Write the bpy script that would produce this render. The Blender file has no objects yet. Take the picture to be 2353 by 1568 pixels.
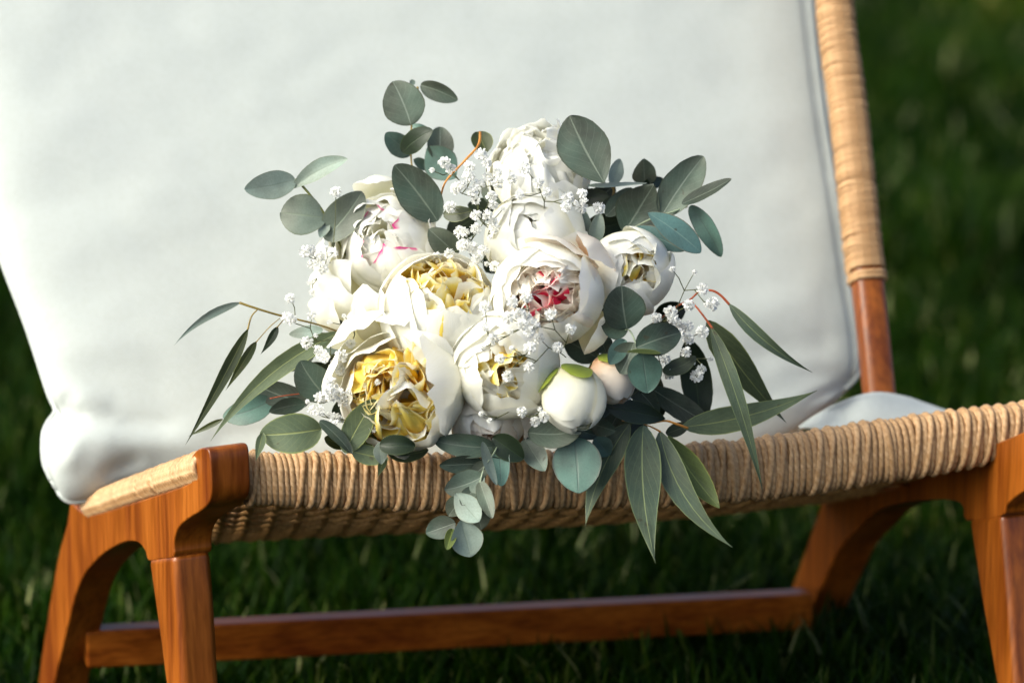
import bpy, bmesh, math, random
import numpy as np
from mathutils import Vector, Matrix, noise
from mathutils.geometry import interpolate_bezier

# ------------------------------------------------------------------ camera, light, exposure
sc = bpy.context.scene
C = sc.collection
PITCH = math.radians(12.0)
CAM = Vector((0, 0, 1.0))
LENS = 110.0
FPX = 2352 * LENS / 36.0                     # focal length in picture units (frame 2352 x 1568)
RIGHT = Vector((1, 0, 0))
FWD = Vector((0, math.cos(PITCH), -math.sin(PITCH)))
UP = Vector((0, math.sin(PITCH), math.cos(PITCH)))

cam = bpy.data.cameras.new('camera')
camo = bpy.data.objects.new('camera', cam)
C.objects.link(camo)
camo.location = CAM
camo.rotation_euler = (math.pi / 2 - PITCH, 0, 0)
cam.lens = LENS
cam.sensor_width = 36
cam.clip_end = 500
cam.dof.use_dof = True
cam.dof.focus_distance = 2.63
cam.dof.aperture_fstop = 3.5
sc.camera = camo

SUN_DIR = Vector((-0.74, -0.36, 0.62)).normalized()
w = bpy.data.worlds.new('World')
sc.world = w
w.use_nodes = True
wt = w.node_tree
sky = wt.nodes.new('ShaderNodeTexSky')
sky.sky_type = 'NISHITA'
sky.sun_disc = False
sky.sun_elevation = math.asin(SUN_DIR.z)
sky.sun_rotation = math.atan2(SUN_DIR.x, SUN_DIR.y)
sky.air_density = 0.35
sky.dust_density = 5.0
sky.ozone_density = 1.0
tint = wt.nodes.new('ShaderNodeMix'); tint.data_type = 'RGBA'; tint.blend_type = 'MULTIPLY'
tint.inputs[0].default_value = 1.0; tint.inputs[7].default_value = (0.95, 1.04, 0.985, 1)     # hazy white summer sky
wt.links.new(sky.outputs[0], tint.inputs[6])
wt.links.new(tint.outputs[2], wt.nodes['Background'].inputs[0])
wt.nodes['Background'].inputs[1].default_value = 0.15
sl = bpy.data.lights.new('sun', 'SUN')
sl.energy = 0.44
sl.angle = math.radians(45.0)
sl.color = (1.0, 0.93, 0.80)
so = bpy.data.objects.new('sun', sl)
C.objects.link(so)
so.rotation_euler = SUN_DIR.to_track_quat('Z', 'Y').to_euler()
so.location = (-4, 2, 4)
vs = sc.view_settings
vs.view_transform = 'Standard'
vs.look = 'None'
vs.exposure = 1.36
vs.gamma = 1.0
vs.use_curve_mapping = False

sc.cycles.max_bounces = 16; sc.cycles.diffuse_bounces = 10; sc.cycles.transmission_bounces = 12

rnd = random.Random(7)

# ------------------------------------------------------------------ helpers
def P(x, y, d):
    """world point seen at picture position x, y (2352-wide frame) at depth d along the view axis"""
    return CAM + d * (FWD + RIGHT * ((x - 1176) / FPX) + UP * ((784 - y) / FPX))

def SV(r, u, t):
    """direction given as right, up, towards the viewer"""
    return RIGHT * r + UP * u - FWD * t

def onplane(x, y, p0, n):
    d = FWD + RIGHT * ((x - 1176) / FPX) + UP * ((784 - y) / FPX)
    return CAM + d * ((p0 - CAM).dot(n) / d.dot(n))

def wloc(o):
    v = Vector((0, 0, 0))
    while o is not None:
        v = v + o.location
        o = o.parent
    return v

def empty(name, loc, label=None, cat=None, group=None, parent=None):
    o = bpy.data.objects.new(name, None)
    C.objects.link(o)
    o.empty_display_size = .02
    if parent: o.parent = parent; o.location = Vector(loc) - wloc(parent)
    else: o.location = loc
    tag(o, label, cat, group)
    return o

def tag(o, label=None, cat=None, group=None, kind=None):
    if label: o['label'] = label
    if cat: o['category'] = cat
    if group: o['group'] = group
    if kind: o['kind'] = kind
    return o

def mesh_obj(name, verts, faces, mat, parent=None, smooth=True, uv=None, origin=None):
    """verts are world points; the object's origin is put at their middle"""
    verts = [Vector(v) for v in verts]
    if origin is None:
        origin = sum(verts, Vector()) / len(verts)
    me = bpy.data.meshes.new(name)
    me.from_pydata([v - origin for v in verts], [], faces)
    if uv is not None:
        ul = me.uv_layers.new(name='UVMap')
        for l in me.loops:
            ul.data[l.index].uv = uv[l.vertex_index]
    if smooth:
        me.polygons.foreach_set('use_smooth', [True] * len(me.polygons))
    me.materials.append(mat)
    me.update()
    o = bpy.data.objects.new(name, me)
    C.objects.link(o)
    if parent is not None:
        o.parent = parent
        o.location = origin - wloc(parent)
    else:
        o.location = origin
    return o

class MB:
    def __init__(self): self.v = []; self.f = []; self.uv = []
    def grid(self, rows, uvs=None, closed=False):
        n0 = len(self.v); nr = len(rows); nc = len(rows[0])
        for i, r in enumerate(rows):
            for j, p in enumerate(r):
                self.v.append(Vector(p))
                self.uv.append(uvs[i][j] if uvs else (j / max(1, nc - 1), i / max(1, nr - 1)))
        for i in range(nr - 1):
            for j in range(nc if closed else nc - 1):
                a = n0 + i * nc + j; b = n0 + i * nc + (j + 1) % nc
                self.f.append((a, b, b + nc, a + nc))
        return self
    def tube(self, pts, rad, sides=6, cap=True, flat=1.0, ref=None):
        pts = [Vector(p) for p in pts]
        n = len(pts)
        rows = []; uvs = []
        L = 0
        for i, p in enumerate(pts):
            t = (pts[min(i + 1, n - 1)] - pts[max(i - 1, 0)]).normalized()
            if i: L += (p - pts[i - 1]).length
            rv = Vector(ref) if ref is not None else Vector((0.31, 0.2, 0.93))
            if abs(t.dot(rv.normalized())) > .97: rv = Vector((1, 0.1, 0))
            a = t.cross(rv).normalized(); b = t.cross(a).normalized()
            r = rad[i] if isinstance(rad, (list, tuple)) else rad
            rows.append([p + a * (r * math.cos(2 * math.pi * k / sides)) + b * (r * flat * math.sin(2 * math.pi * k / sides)) for k in range(sides)])
            uvs.append([(k / sides, L) for k in range(sides)])
        n0 = len(self.v)
        self.grid(rows, uvs, closed=True)
        if cap:
            self.f.append(tuple(n0 + k for k in range(sides))[::-1])
            self.f.append(tuple(n0 + (n - 1) * sides + k for k in range(sides)))
        return self
    def build(self, name, mat, parent=None, smooth=True, origin=None):
        return mesh_obj(name, self.v, self.f, mat, parent, smooth, self.uv, origin)

def cr(pts, n):
    """Catmull-Rom resample of a list of tuples/vectors to n points per span"""
    pts = [Vector(p) for p in pts]
    out = []
    for i in range(len(pts) - 1):
        p0 = pts[max(i - 1, 0)]; p1 = pts[i]; p2 = pts[i + 1]; p3 = pts[min(i + 2, len(pts) - 1)]
        for k in range(n):
            t = k / n
            out.append(.5 * ((2 * p1) + (p2 - p0) * t + (2 * p0 - 5 * p1 + 4 * p2 - p3) * t * t + (3 * p1 - p0 - 3 * p2 + p3) * t ** 3))
    out.append(pts[-1])
    return out

def lerp_table(tab, x):
    if x <= tab[0][0]: return tab[0][1]
    for (a, b), (c, d) in zip(tab, tab[1:]):
        if x <= c: return b + (d - b) * (x - a) / (c - a)
    return tab[-1][1]

def sharpen(o, deg=40, bevel=None, seg=3):
    if bevel:
        m = o.modifiers.new('bevel', 'BEVEL'); m.width = bevel; m.segments = seg
        m.limit_method = 'ANGLE'; m.angle_limit = math.radians(35)
        m.harden_normals = True
    o.data.set_sharp_from_angle(angle=math.radians(deg))
    return o

# ------------------------------------------------------------------ materials
def newmat(name):
    m = bpy.data.materials.new(name); m.use_nodes = True
    nt = m.node_tree
    b = nt.nodes['Principled BSDF']
    return m, nt, b, nt.nodes['Material Output']

def node(nt, t, **kw):
    n = nt.nodes.new(t)
    for k, v in kw.items(): setattr(n, k, v)
    return n

def ramp(nt, fac, stops):
    r = node(nt, 'ShaderNodeValToRGB')
    e = r.color_ramp.elements
    while len(e) < len(stops): e.new(.5)
    for el, (p, c) in zip(e, stops):
        el.position = p; el.color = (*c, 1)
    if fac is not None: nt.links.new(fac, r.inputs[0])
    return r.outputs[0]

def mix(nt, a, b, f, mode='MIX'):
    m = node(nt, 'ShaderNodeMix', data_type='RGBA', blend_type=mode)
    for s, v in ((m.inputs[0], f), (m.inputs[6], a), (m.inputs[7], b)):
        if hasattr(v, 'is_output') or isinstance(v, bpy.types.NodeSocket): nt.links.new(v, s)
        else: s.default_value = (*v, 1) if isinstance(v, (tuple, list)) else v
    return m.outputs[2]

def mth(nt, op, a, b=0.0, c=None):
    m = node(nt, 'ShaderNodeMath', operation=op)
    for i, v in enumerate((a, b) if c is None else (a, b, c)):
        if isinstance(v, bpy.types.NodeSocket): nt.links.new(v, m.inputs[i])
        else: m.inputs[i].default_value = v
    return m.outputs[0]

def noise_n(nt, scale, detail=3, vec=None, rough=.5, sc3=None):
    n = node(nt, 'ShaderNodeTexNoise')
    n.inputs['Scale'].default_value = scale; n.inputs['Detail'].default_value = detail; n.inputs['Roughness'].default_value = rough
    tc = node(nt, 'ShaderNodeTexCoord')
    v = tc.outputs['Object'] if vec is None else vec
    if sc3:
        mp = node(nt, 'ShaderNodeMapping'); mp.inputs['Scale'].default_value = sc3
        nt.links.new(v, mp.inputs[0]); v = mp.outputs[0]
    nt.links.new(v, n.inputs['Vector'])
    return n.outputs[0]

def bump(nt, b, h, strength, dist=.001):
    n = node(nt, 'ShaderNodeBump')
    n.inputs['Strength'].default_value = strength; n.inputs['Distance'].default_value = dist
    nt.links.new(h, n.inputs['Height']); nt.links.new(n.outputs[0], b.inputs['Normal'])

def m_wood(name, sc3, dark=1.0, coat=.22):
    m, nt, b, out = newmat(name)
    n1 = noise_n(nt, 14, 5, sc3=sc3, rough=.6)
    n2 = noise_n(nt, 70, 3, sc3=sc3)
    n3 = noise_n(nt, 5, 2)
    c = ramp(nt, n1, [(.3, (.21 * dark, .042 * dark, .005 * dark)), (.5, (.43 * dark, .115 * dark, .012 * dark)), (.72, (.57 * dark, .17 * dark, .021 * dark))])
    c2 = ramp(nt, n2, [(.35, (.55, .5, .45)), (.6, (1, 1, 1))])
    c = mix(nt, c, c2, .7, 'MULTIPLY')
    c3 = ramp(nt, n3, [(.35, (.7, .62, .55)), (.65, (1.1, 1.08, 1.0))])
    c = mix(nt, c, c3, .6, 'MULTIPLY')
    nt.links.new(c, b.inputs['Base Color'])
    nt.links.new(mth(nt, 'MULTIPLY_ADD', n2, .25, .22), b.inputs['Roughness'])
    b.inputs['Specular IOR Level'].default_value = .3 if coat else .12
    b.inputs['Coat Weight'].default_value = coat; b.inputs['Coat Roughness'].default_value = .22
    bump(nt, b, n2, .12, .0006)
    return m

WOOD_Z = m_wood('varnished_wood_upright', (3.2, 3.2, .22), .62)
WOOD_X_SHADED = m_wood('varnished_wood_bar_shaded', (.22, 3, 3.2), .5, 0.0)  # same wood for the stretcher, shade under the chair put into its darker tone

def m_cord(name, base, tip, twist=True):
    m, nt, b, out = newmat(name)
    uv = node(nt, 'ShaderNodeUVMap')
    sep = node(nt, 'ShaderNodeSeparateXYZ'); nt.links.new(uv.outputs[0], sep.inputs[0])
    oi = node(nt, 'ShaderNodeObjectInfo')
    n = noise_n(nt, 260, 3)
    ph = mth(nt, 'ADD', mth(nt, 'MULTIPLY', sep.outputs[0], 2 * math.pi * 2), mth(nt, 'MULTIPLY', sep.outputs[1], 900.0))
    wv = mth(nt, 'SINE', mth(nt, 'ADD', ph, mth(nt, 'MULTIPLY', n, 3.0)))
    c = ramp(nt, n, [(.3, base), (.7, tip)])
    c = mix(nt, c, ramp(nt, oi.outputs['Random'], [(0, (.78, .73, .67)), (.5, (1, 1, 1)), (1, (1.08, 1.09, 1.1))]), .6, 'MULTIPLY')
    c = mix(nt, c, ramp(nt, mth(nt, 'MULTIPLY_ADD', wv, .5, .5), [(0, (.75, .68, .6)), (.4, (1, 1, 1))]), .55, 'MULTIPLY')
    nt.links.new(c, b.inputs['Base Color'])
    b.inputs['Roughness'].default_value = .5
    b.inputs['Specular IOR Level'].default_value = .35
    if twist: bump(nt, b, wv, .35, .0006)
    return m

CORD = m_cord('paper_cord', (.40, .225, .10), (.58, .37, .20))
CORD_IN = m_cord('paper_cord_weave', (.44, .22, .07), (.60, .34, .13), False)

def m_fabric(name):
    m, nt, b, out = newmat(name)
    n1 = noise_n(nt, 9, 4, rough=.6)
    n2 = noise_n(nt, 900, 2, sc3=(1, 1, .5))
    n3 = noise_n(nt, 900, 2, sc3=(.4, 1, 1.2))
    n4 = noise_n(nt, 160, 4, rough=.7)
    c = ramp(nt, n1, [(.3, (.445, .475, .458)), (.7, (.48, .507, .488))])
    c = mix(nt, c, ramp(nt, n4, [(.3, (.93, .92, .90)), (.6, (1, 1, 1))]), .6, 'MULTIPLY')
    nt.links.new(c, b.inputs['Base Color'])
    b.inputs['Roughness'].default_value = .85
    b.inputs['Sheen Weight'].default_value = .15
    b.inputs['Specular IOR Level'].default_value = .2
    h = mth(nt, 'ADD', mth(nt, 'ADD', n2, n3), mth(nt, 'MULTIPLY', n1, 4.0))
    bump(nt, b, h, .35, .0007)
    return m
FABRIC = m_fabric('off_white_linen')

def m_petal(name, base, mid, tip, p1=.25, p2=.6, edge=None):
    m, nt, b, out = newmat(name)
    uv = node(nt, 'ShaderNodeUVMap')
    sep = node(nt, 'ShaderNodeSeparateXYZ'); nt.links.new(uv.outputs[0], sep.inputs[0])
    n = noise_n(nt, 60, 3)
    f = mth(nt, 'ADD', sep.outputs[1], mth(nt, 'MULTIPLY_ADD', n, .3, -.15))
    c = ramp(nt, f, [(0, base), (p1, base), (p2, mid), (1, tip)])
    # fine lengthwise veins
    vein = noise_n(nt, 6, 4, vec=uv.outputs[0], sc3=(13, .9, 1), rough=.6)
    c = mix(nt, c, ramp(nt, vein, [(.3, (.95, .94, .90)), (.6, (1, 1, 1))]), .6, 'MULTIPLY')
    if edge:
        e = mth(nt, 'MULTIPLY', ramp(nt, sep.outputs[1], [(.93, (0, 0, 0)), (.985, (1, 1, 1))]), ramp(nt, noise_n(nt, 50, 1), [(.5, (0, 0, 0)), (.56, (1, 1, 1))]))
        c = mix(nt, c, edge, e)
    d = b
    nt.links.new(c, d.inputs['Base Color'])
    d.inputs['Roughness'].default_value = .55
    d.inputs['Specular IOR Level'].default_value = .25
    d.inputs['Sheen Weight'].default_value = .1
    bump(nt, d, vein, .30, .0007)
    tr = node(nt, 'ShaderNodeBsdfTranslucent')
    nt.links.new(c, tr.inputs[0])
    ms = node(nt, 'ShaderNodeMixShader'); ms.inputs[0].default_value = .32
    nt.links.new(d.outputs[0], ms.inputs[1]); nt.links.new(tr.outputs[0], ms.inputs[2])
    nt.links.new(ms.outputs[0], out.inputs[0])
    return m

CREAM = (.83, .82, .73); WHITE = (.89, .885, .83)
PET_WHITE = m_petal('petal_white', (.82, .79, .55), (.87, .86, .76), (.89, .885, .86), .30, .68)
PET_CREAM = m_petal('petal_cream', (.78, .74, .52), (.84, .82, .70), WHITE)
PET_YELLOW = m_petal('petal_yellow_heart', (.82, .50, .015), (.87, .70, .14), (.88, .83, .58), .52, .88)
PET_PINK = m_petal('petal_pink_heart', (.80, .008, .09), (.86, .56, .50), (.88, .70, .68), .84, .95)
PET_BLUSH = m_petal('petal_blush', (.84, .52, .30), (.87, .76, .64), (.88, .83, .76), .2, .55)
PET_STREAK = m_petal('petal_white_pink_rim', (.80, .78, .68), WHITE, WHITE, edge=(.75, .06, .28))
SEPAL = m_petal('sepal_green', (.10, .16, .01), (.17, .24, .02), (.30, .36, .05))
FLORET = m_petal('floret_white', (.70, .72, .55), (.88, .88, .86), (.90, .90, .89), .05, .3)

def m_leaf(name, c_main, c_dark, c_teal, c_vein, teal_amt=.5, rough=.5, edge=None, trans=.12):
    m, nt, b, out = newmat(name)
    uv = node(nt, 'ShaderNodeUVMap')
    sep = node(nt, 'ShaderNodeSeparateXYZ'); nt.links.new(uv.outputs[0], sep.inputs[0])
    oi = node(nt, 'ShaderNodeObjectInfo')
    tc = node(nt, 'ShaderNodeTexCoord')
    add = node(nt, 'ShaderNodeVectorMath', operation='ADD')
    nt.links.new(tc.outputs['Object'], add.inputs[0]); nt.links.new(oi.outputs['Random'], add.inputs[1])
    n1 = noise_n(nt, 55, 4, vec=add.outputs[0], rough=.6)
    n2 = noise_n(nt, 26, 2, vec=add.outputs[0])
    n3 = noise_n(nt, 700, 3, vec=add.outputs[0])
    c = ramp(nt, n1, [(.32, c_dark), (.62, c_main)])
    t = mth(nt, 'MULTIPLY', ramp(nt, n2, [(.42, (0, 0, 0)), (.66, (1, 1, 1))]), teal_amt)
    c = mix(nt, c, c_teal, t)
    c = mix(nt, c, ramp(nt, oi.outputs['Random'], [(0, (.52, .52, .50)), (.5, (.72, .72, .71)), (1, (.86, .84, .81))]), 1.0, 'MULTIPLY')
    c = mix(nt, c, ramp(nt, n3, [(.3, (.86, .86, .86)), (.65, (1.05, 1.05, 1.05))]), .8, 'MULTIPLY')
    spot = noise_n(nt, 130, 1, vec=add.outputs[0])
    c = mix(nt, c, (.05, .04, .02), mth(nt, 'MULTIPLY', ramp(nt, spot, [(.74, (0, 0, 0)), (.78, (1, 1, 1))]), .6))
    # midrib and side veins
    au = mth(nt, 'ABSOLUTE', mth(nt, 'SUBTRACT', sep.outputs[0], .5))
    rib = ramp(nt, au, [(.0, (1, 1, 1)), (.012, (.8, .8, .8)), (.03, (0, 0, 0))])
    sv = mth(nt, 'SINE', mth(nt, 'ADD', mth(nt, 'MULTIPLY', mth(nt, 'SUBTRACT', sep.outputs[1], mth(nt, 'MULTIPLY', au, .75)), 46.0), mth(nt, 'MULTIPLY', n1, 3.0)))
    svf = mth(nt, 'MULTIPLY', ramp(nt, sv, [(.90, (0, 0, 0)), (1.0, (1, 1, 1))]), .16)
    c = mix(nt, c, c_vein, svf)
    c = mix(nt, c, c_vein, mth(nt, 'MULTIPLY', rib, .75))
    if edge:
        ef = ramp(nt, au, [(.455, (0, 0, 0)), (.485, (.85, .85, .85))])
        c = mix(nt, c, edge, ef)
    nt.links.new(c, b.inputs['Base Color'])
    b.inputs['Roughness'].default_value = rough
    b.inputs['Specular IOR Level'].default_value = .4
    h = mth(nt, 'ADD', mth(nt, 'MULTIPLY', rib, -1.2), mth(nt, 'MULTIPLY', n3, .6))
    bump(nt, b, h, .35, .0005)
    tr = node(nt, 'ShaderNodeBsdfTranslucent'); nt.links.new(c, tr.inputs[0])
    ms = node(nt, 'ShaderNodeMixShader'); ms.inputs[0].default_value = trans
    nt.links.new(b.outputs[0], ms.inputs[1]); nt.links.new(tr.outputs[0], ms.inputs[2])
    nt.links.new(ms.outputs[0], out.inputs[0])
    return m

LEAF = {
 'm': m_leaf('leaf_mid_silver', (.215, .245, .195), (.15, .175, .135), (.21, .30, .25), (.16, .20, .14), .4, edge=(.12, .14, .09)),
 'g': m_leaf('leaf_silver_grey', (.145, .168, .128), (.088, .107, .080), (.15, .24, .185), (.22, .26, .21), .45, edge=(.07, .08, .05)),
 'd': m_leaf('leaf_dark_grey', (.076, .095, .068), (.040, .053, .038), (.08, .17, .13), (.15, .18, .14), .40, edge=(.04, .05, .03)),
 't': m_leaf('leaf_teal', (.135, .225, .185), (.085, .145, .12), (.15, .31, .26), (.09, .13, .11), .7, edge=(.09, .10, .08)),
 'b': m_leaf('leaf_blue_teal', (.13, .23, .215), (.085, .15, .14), (.15, .32, .32), (.20, .30, .27), .7, edge=(.17, .14, .08)),
 'p': m_leaf('leaf_pale', (.31, .37, .32), (.23, .28, .24), (.36, .50, .45), (.20, .25, .20), .6, edge=(.24, .27, .20), trans=.2),
 'o': m_leaf('leaf_olive_grey', (.135, .175, .09), (.10, .135, .07), (.12, .18, .11), (.28, .31, .11), .3, edge=(.22, .26, .08)),
 'l': m_leaf('leaf_long_grey_green', (.112, .148, .092), (.076, .108, .068), (.10, .17, .125), (.28, .33, .14), .4, edge=(.20, .25, .10)),
 'y': m_leaf('leaf_yellow_green', (.19, .25, .06), (.14, .19, .05), (.20, .28, .10), (.30, .36, .10), .3, edge=(.30, .34, .06), trans=.2),
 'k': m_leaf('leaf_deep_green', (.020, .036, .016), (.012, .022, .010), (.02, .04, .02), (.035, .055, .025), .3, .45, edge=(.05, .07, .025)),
 'q': m_leaf('leaf_dark_olive', (.060, .080, .020), (.035, .052, .014), (.05, .08, .03), (.12, .13, .03), .3, .45, edge=(.12, .14, .03)),
}

def m_plain(name, c, rough=.5, var=.35, scale=90):
    m, nt, b, out = newmat(name)
    n = noise_n(nt, scale, 3)
    lo = tuple(x * (1 - var) for x in c); hi = tuple(min(1, x * (1 + var)) for x in c)
    nt.links.new(ramp(nt, n, [(.3, lo), (.7, hi)]), b.inputs['Base Color'])
    b.inputs['Roughness'].default_value = rough
    return m
STEM_G = m_plain('stem_green', (.12, .13, .03))
STEM_O = m_plain('stem_olive_brown', (.20, .14, .025))
STEM_R = m_plain('stem_red', (.38, .075, .022))
STEM_OR = m_plain('stem_orange', (.50, .20, .03))
STEM_T = m_plain('stem_thin_green', (.075, .085, .03))
STEM_GREY = m_plain('stem_grey_green', (.22, .27, .18))

# ------------------------------------------------------------------ ground and grass
def m_ground():
    m, nt, b, out = newmat('lawn_soil')
    n = noise_n(nt, 3, 6); n2 = noise_n(nt, 60, 4)
    c = ramp(nt, n, [(.3, (.003, .005, .002)), (.7, (.006, .012, .003))])
    c = mix(nt, c, ramp(nt, n2, [(.3, (.4, .4, .4)), (.7, (1.2, 1.2, 1.2))]), .8, 'MULTIPLY')
    nt.links.new(c, b.inputs['Base Color']); b.inputs['Roughness'].default_value = .9; b.inputs['Specular IOR Level'].default_value = 0
    bump(nt, b, n2, .8, .02)
    return m
gv = []; gf = []
NG = 60
for i in range(NG + 1):
    for j in range(NG + 1):
        x = (j / NG * 2 - 1); y = (i / NG * 2 - 1)
        X = math.copysign(abs(x) ** 2.2, x) * 150; Y = math.copysign(abs(y) ** 2.2, y) * 150 + 4
        gv.append((X, Y, .012 * noise.noise((X * 1.3, Y * 1.3, 0)) - .012))
for i in range(NG):
    for j in range(NG):
        a = i * (NG + 1) + j
        gf.append((a, a + 1, a + NG + 2, a + NG + 1))
g = mesh_obj('lawn', gv, gf, m_ground(), origin=Vector((0, 0, 0)))
tag(g, 'dark lawn ground spreading under and behind the chair', None, None, 'structure')

def m_grass():
    m, nt, b, out = newmat('grass_blade')
    at = node(nt, 'ShaderNodeAttribute', attribute_name='tone')
    at2 = node(nt, 'ShaderNodeAttribute', attribute_name='along')
    geo = node(nt, 'ShaderNodeNewGeometry')
    n = noise_n(nt, 1.6, 3, vec=geo.outputs['Position'])
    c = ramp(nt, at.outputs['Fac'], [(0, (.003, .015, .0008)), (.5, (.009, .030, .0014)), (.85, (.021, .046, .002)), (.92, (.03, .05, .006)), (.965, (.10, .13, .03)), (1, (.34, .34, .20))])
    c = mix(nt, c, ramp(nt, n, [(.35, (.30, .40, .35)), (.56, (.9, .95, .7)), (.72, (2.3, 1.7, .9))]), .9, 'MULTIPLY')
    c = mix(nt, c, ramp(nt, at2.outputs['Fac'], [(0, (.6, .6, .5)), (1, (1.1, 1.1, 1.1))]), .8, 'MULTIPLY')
    nt.links.new(c, b.inputs['Base Color'])
    b.inputs['Roughness'].default_value = .5
    b.inputs['Specular IOR Level'].default_value = .04
    tr = node(nt, 'ShaderNodeBsdfTranslucent'); nt.links.new(c, tr.inputs[0])
    ms = node(nt, 'ShaderNodeMixShader'); ms.inputs[0].default_value = .25
    nt.links.new(b.outputs[0], ms.inputs[1]); nt.links.new(tr.outputs[0], ms.inputs[2])
    nt.links.new(ms.outputs[0], out.inputs[0])
    return m

def build_grass():
    r = np.random.default_rng(3)
    xs = []; ys = []; hs = []; ws = []
    def field(n, y0, y1, pw, half0, half1, h, wd):
        t = r.random(n) ** pw
        y = y0 + (y1 - y0) * t
        half = half0 + (half1 - half0) * (y - y0) / (y1 - y0)
        x = (r.random(n) * 2 - 1) * half
        xs.append(x); ys.append(y)
        hs.append(h * (0.5 + 0.8 * r.random(n)) * (1 + .25 * np.sin(x * 3.1 + y * 2.3)))
        ws.append(wd * (.6 + .8 * r.random(n)) * (1 + .12 * np.maximum(0, y - 4)))
    field(16000, 2.25, 2.75, 1, 1.3, 1.5, .060, .0042)
    field(165000, 2.7, 5.2, 1, 1.5, 2.9, .072, .0045)
    field(215000, 5.0, 14.0, 1.0, 2.8, 7.0, .12, .0065)
    x = np.concatenate(xs); y = np.concatenate(ys); h = np.concatenate(hs); wd = np.concatenate(ws)
    n = len(x)
    az = r.random(n) * 2 * np.pi
    lean = h * (.15 + .75 * r.random(n) ** 1.5)
    la = az + np.pi / 2 + (r.random(n) - .5)
    cx = np.cos(az) * wd / 2; cy = np.sin(az) * wd / 2
    lx = np.cos(la) * lean; ly = np.sin(la) * lean
    V = np.zeros((n, 7, 3), np.float32)
    for k, (s, wf) in enumerate(((0, .8), (.4, 1.0), (.75, .7))):
        b = s ** 1.9
        zz = h * (s - .12 * s * s * (lean / h))
        V[:, 2 * k, 0] = x + lx * b - cx * wf; V[:, 2 * k, 1] = y + ly * b - cy * wf; V[:, 2 * k, 2] = zz - .012
        V[:, 2 * k + 1, 0] = x + lx * b + cx * wf; V[:, 2 * k + 1, 1] = y + ly * b + cy * wf; V[:, 2 * k + 1, 2] = zz - .012
    V[:, 6, 0] = x + lx; V[:, 6, 1] = y + ly; V[:, 6, 2] = h * (1 - .12 * lean / h) - .012
    base = (np.arange(n) * 7)[:, None]
    quads = np.concatenate([base + np.array([0, 1, 3, 2]), base + np.array([2, 3, 5, 4])], 1)
    loops = np.concatenate([quads, base + np.array([4, 5, 6])], 1).astype(np.int32).ravel()
    starts = (np.arange(n)[:, None] * 11 + np.array([0, 4, 8])).astype(np.int32).ravel()
    tot = np.tile(np.array([4, 4, 3], np.int32), n)
    me = bpy.data.meshes.new('grass')
    me.vertices.add(n * 7); me.vertices.foreach_set('co', V.ravel())
    me.loops.add(len(loops)); me.loops.foreach_set('vertex_index', loops)
    me.polygons.add(len(starts)); me.polygons.foreach_set('loop_start', starts); me.polygons.foreach_set('loop_total', tot)
    me.polygons.foreach_set('use_smooth', np.ones(len(starts), bool))
    a = me.attributes.new('tone', 'FLOAT', 'POINT'); a.data.foreach_set('value', np.repeat(r.random(n), 7).astype(np.float32))
    a = me.attributes.new('along', 'FLOAT', 'POINT'); a.data.foreach_set('value', np.tile(np.array([0, 0, .4, .4, .75, .75, 1], np.float32), n))
    me.update(calc_edges=True); me.validate()
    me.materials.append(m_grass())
    o = bpy.data.objects.new('grass', me); C.objects.link(o)
    tag(o, 'dense dark green grass blades growing round and behind the chair', None, None, 'stuff')
build_grass()

# ------------------------------------------------------------------ chair
def th(deg): return math.radians(deg)
RAIL_A = th(14)
RL = Vector((math.cos(th(29)), math.sin(th(29)), 0))
RR = Vector((math.cos(th(20)), math.sin(th(20)), 0))
AL = P(480, 1060, 2.605)
AR = P(2297, 1184, 2.80)

chair = empty('lounge_chair', (0, 2.72, 0), 'low wooden lounge chair with woven paper cord seat standing in grass', 'chair')

def side_piece(name, outline, A, N, ext, thick, mat, bevel=.006, spans=3, zmin=None):
    pts = [Vector((a, b, 0)) for a, b in outline]
    pts = cr(pts + [pts[0]], spans)[:-1] if spans > 1 else pts
    base = [onplane(p.x, p.y, A, N) for p in pts]
    if zmin is not None:
        for b in base: b.z = max(b.z, zmin)
    n = len(base)
    v = base + [b + ext * thick for b in base]
    f = [tuple(range(n))[::-1], tuple(range(n, 2 * n))]
    f += [(i, (i + 1) % n, n + (i + 1) % n, n + i) for i in range(n)]
    o = mesh_obj(name, v, f, mat, chair, True)
    bm = bmesh.new(); bm.from_mesh(o.data); bmesh.ops.recalc_face_normals(bm, faces=bm.faces); bm.to_mesh(o.data); bm.free()
    sharpen(o, 38, bevel)
    return o

# left side: bracket with corner post and rear leg, one carved piece
left_out = [(440, 1046), (452, 1032), (468, 1027), (478, 1031), (482, 1050), (484, 1090), (485, 1130), (480, 1153), (462, 1172), (430, 1192), (408, 1214), (399, 1245), (398, 1279),
            (370, 1284), (341, 1288), (334, 1268), (322, 1250), (306, 1243), (285, 1245), (260, 1256), (234, 1273), (212, 1295), (192, 1320), (171, 1371), (144, 1483), (124, 1568), (98, 1740),
            (72, 1740), (88, 1568), (99, 1483), (130, 1294), (153, 1204), (162, 1150), (175, 1164), (210, 1182), (292, 1158), (390, 1126), (437, 1106), (440, 1076)]
side_piece('side_frame', left_out, AL, RL, RL, .036, WOOD_Z, .0105)
side_piece('front_leg', [(338, 1280), (398, 1272), (404, 1340), (411, 1440), (418, 1568), (446, 2095), (420, 2095), (378, 1568), (358, 1420)], AL - RL * .0008, RL, RL, .0355, WOOD_Z, .007, 1, 0)
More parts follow.
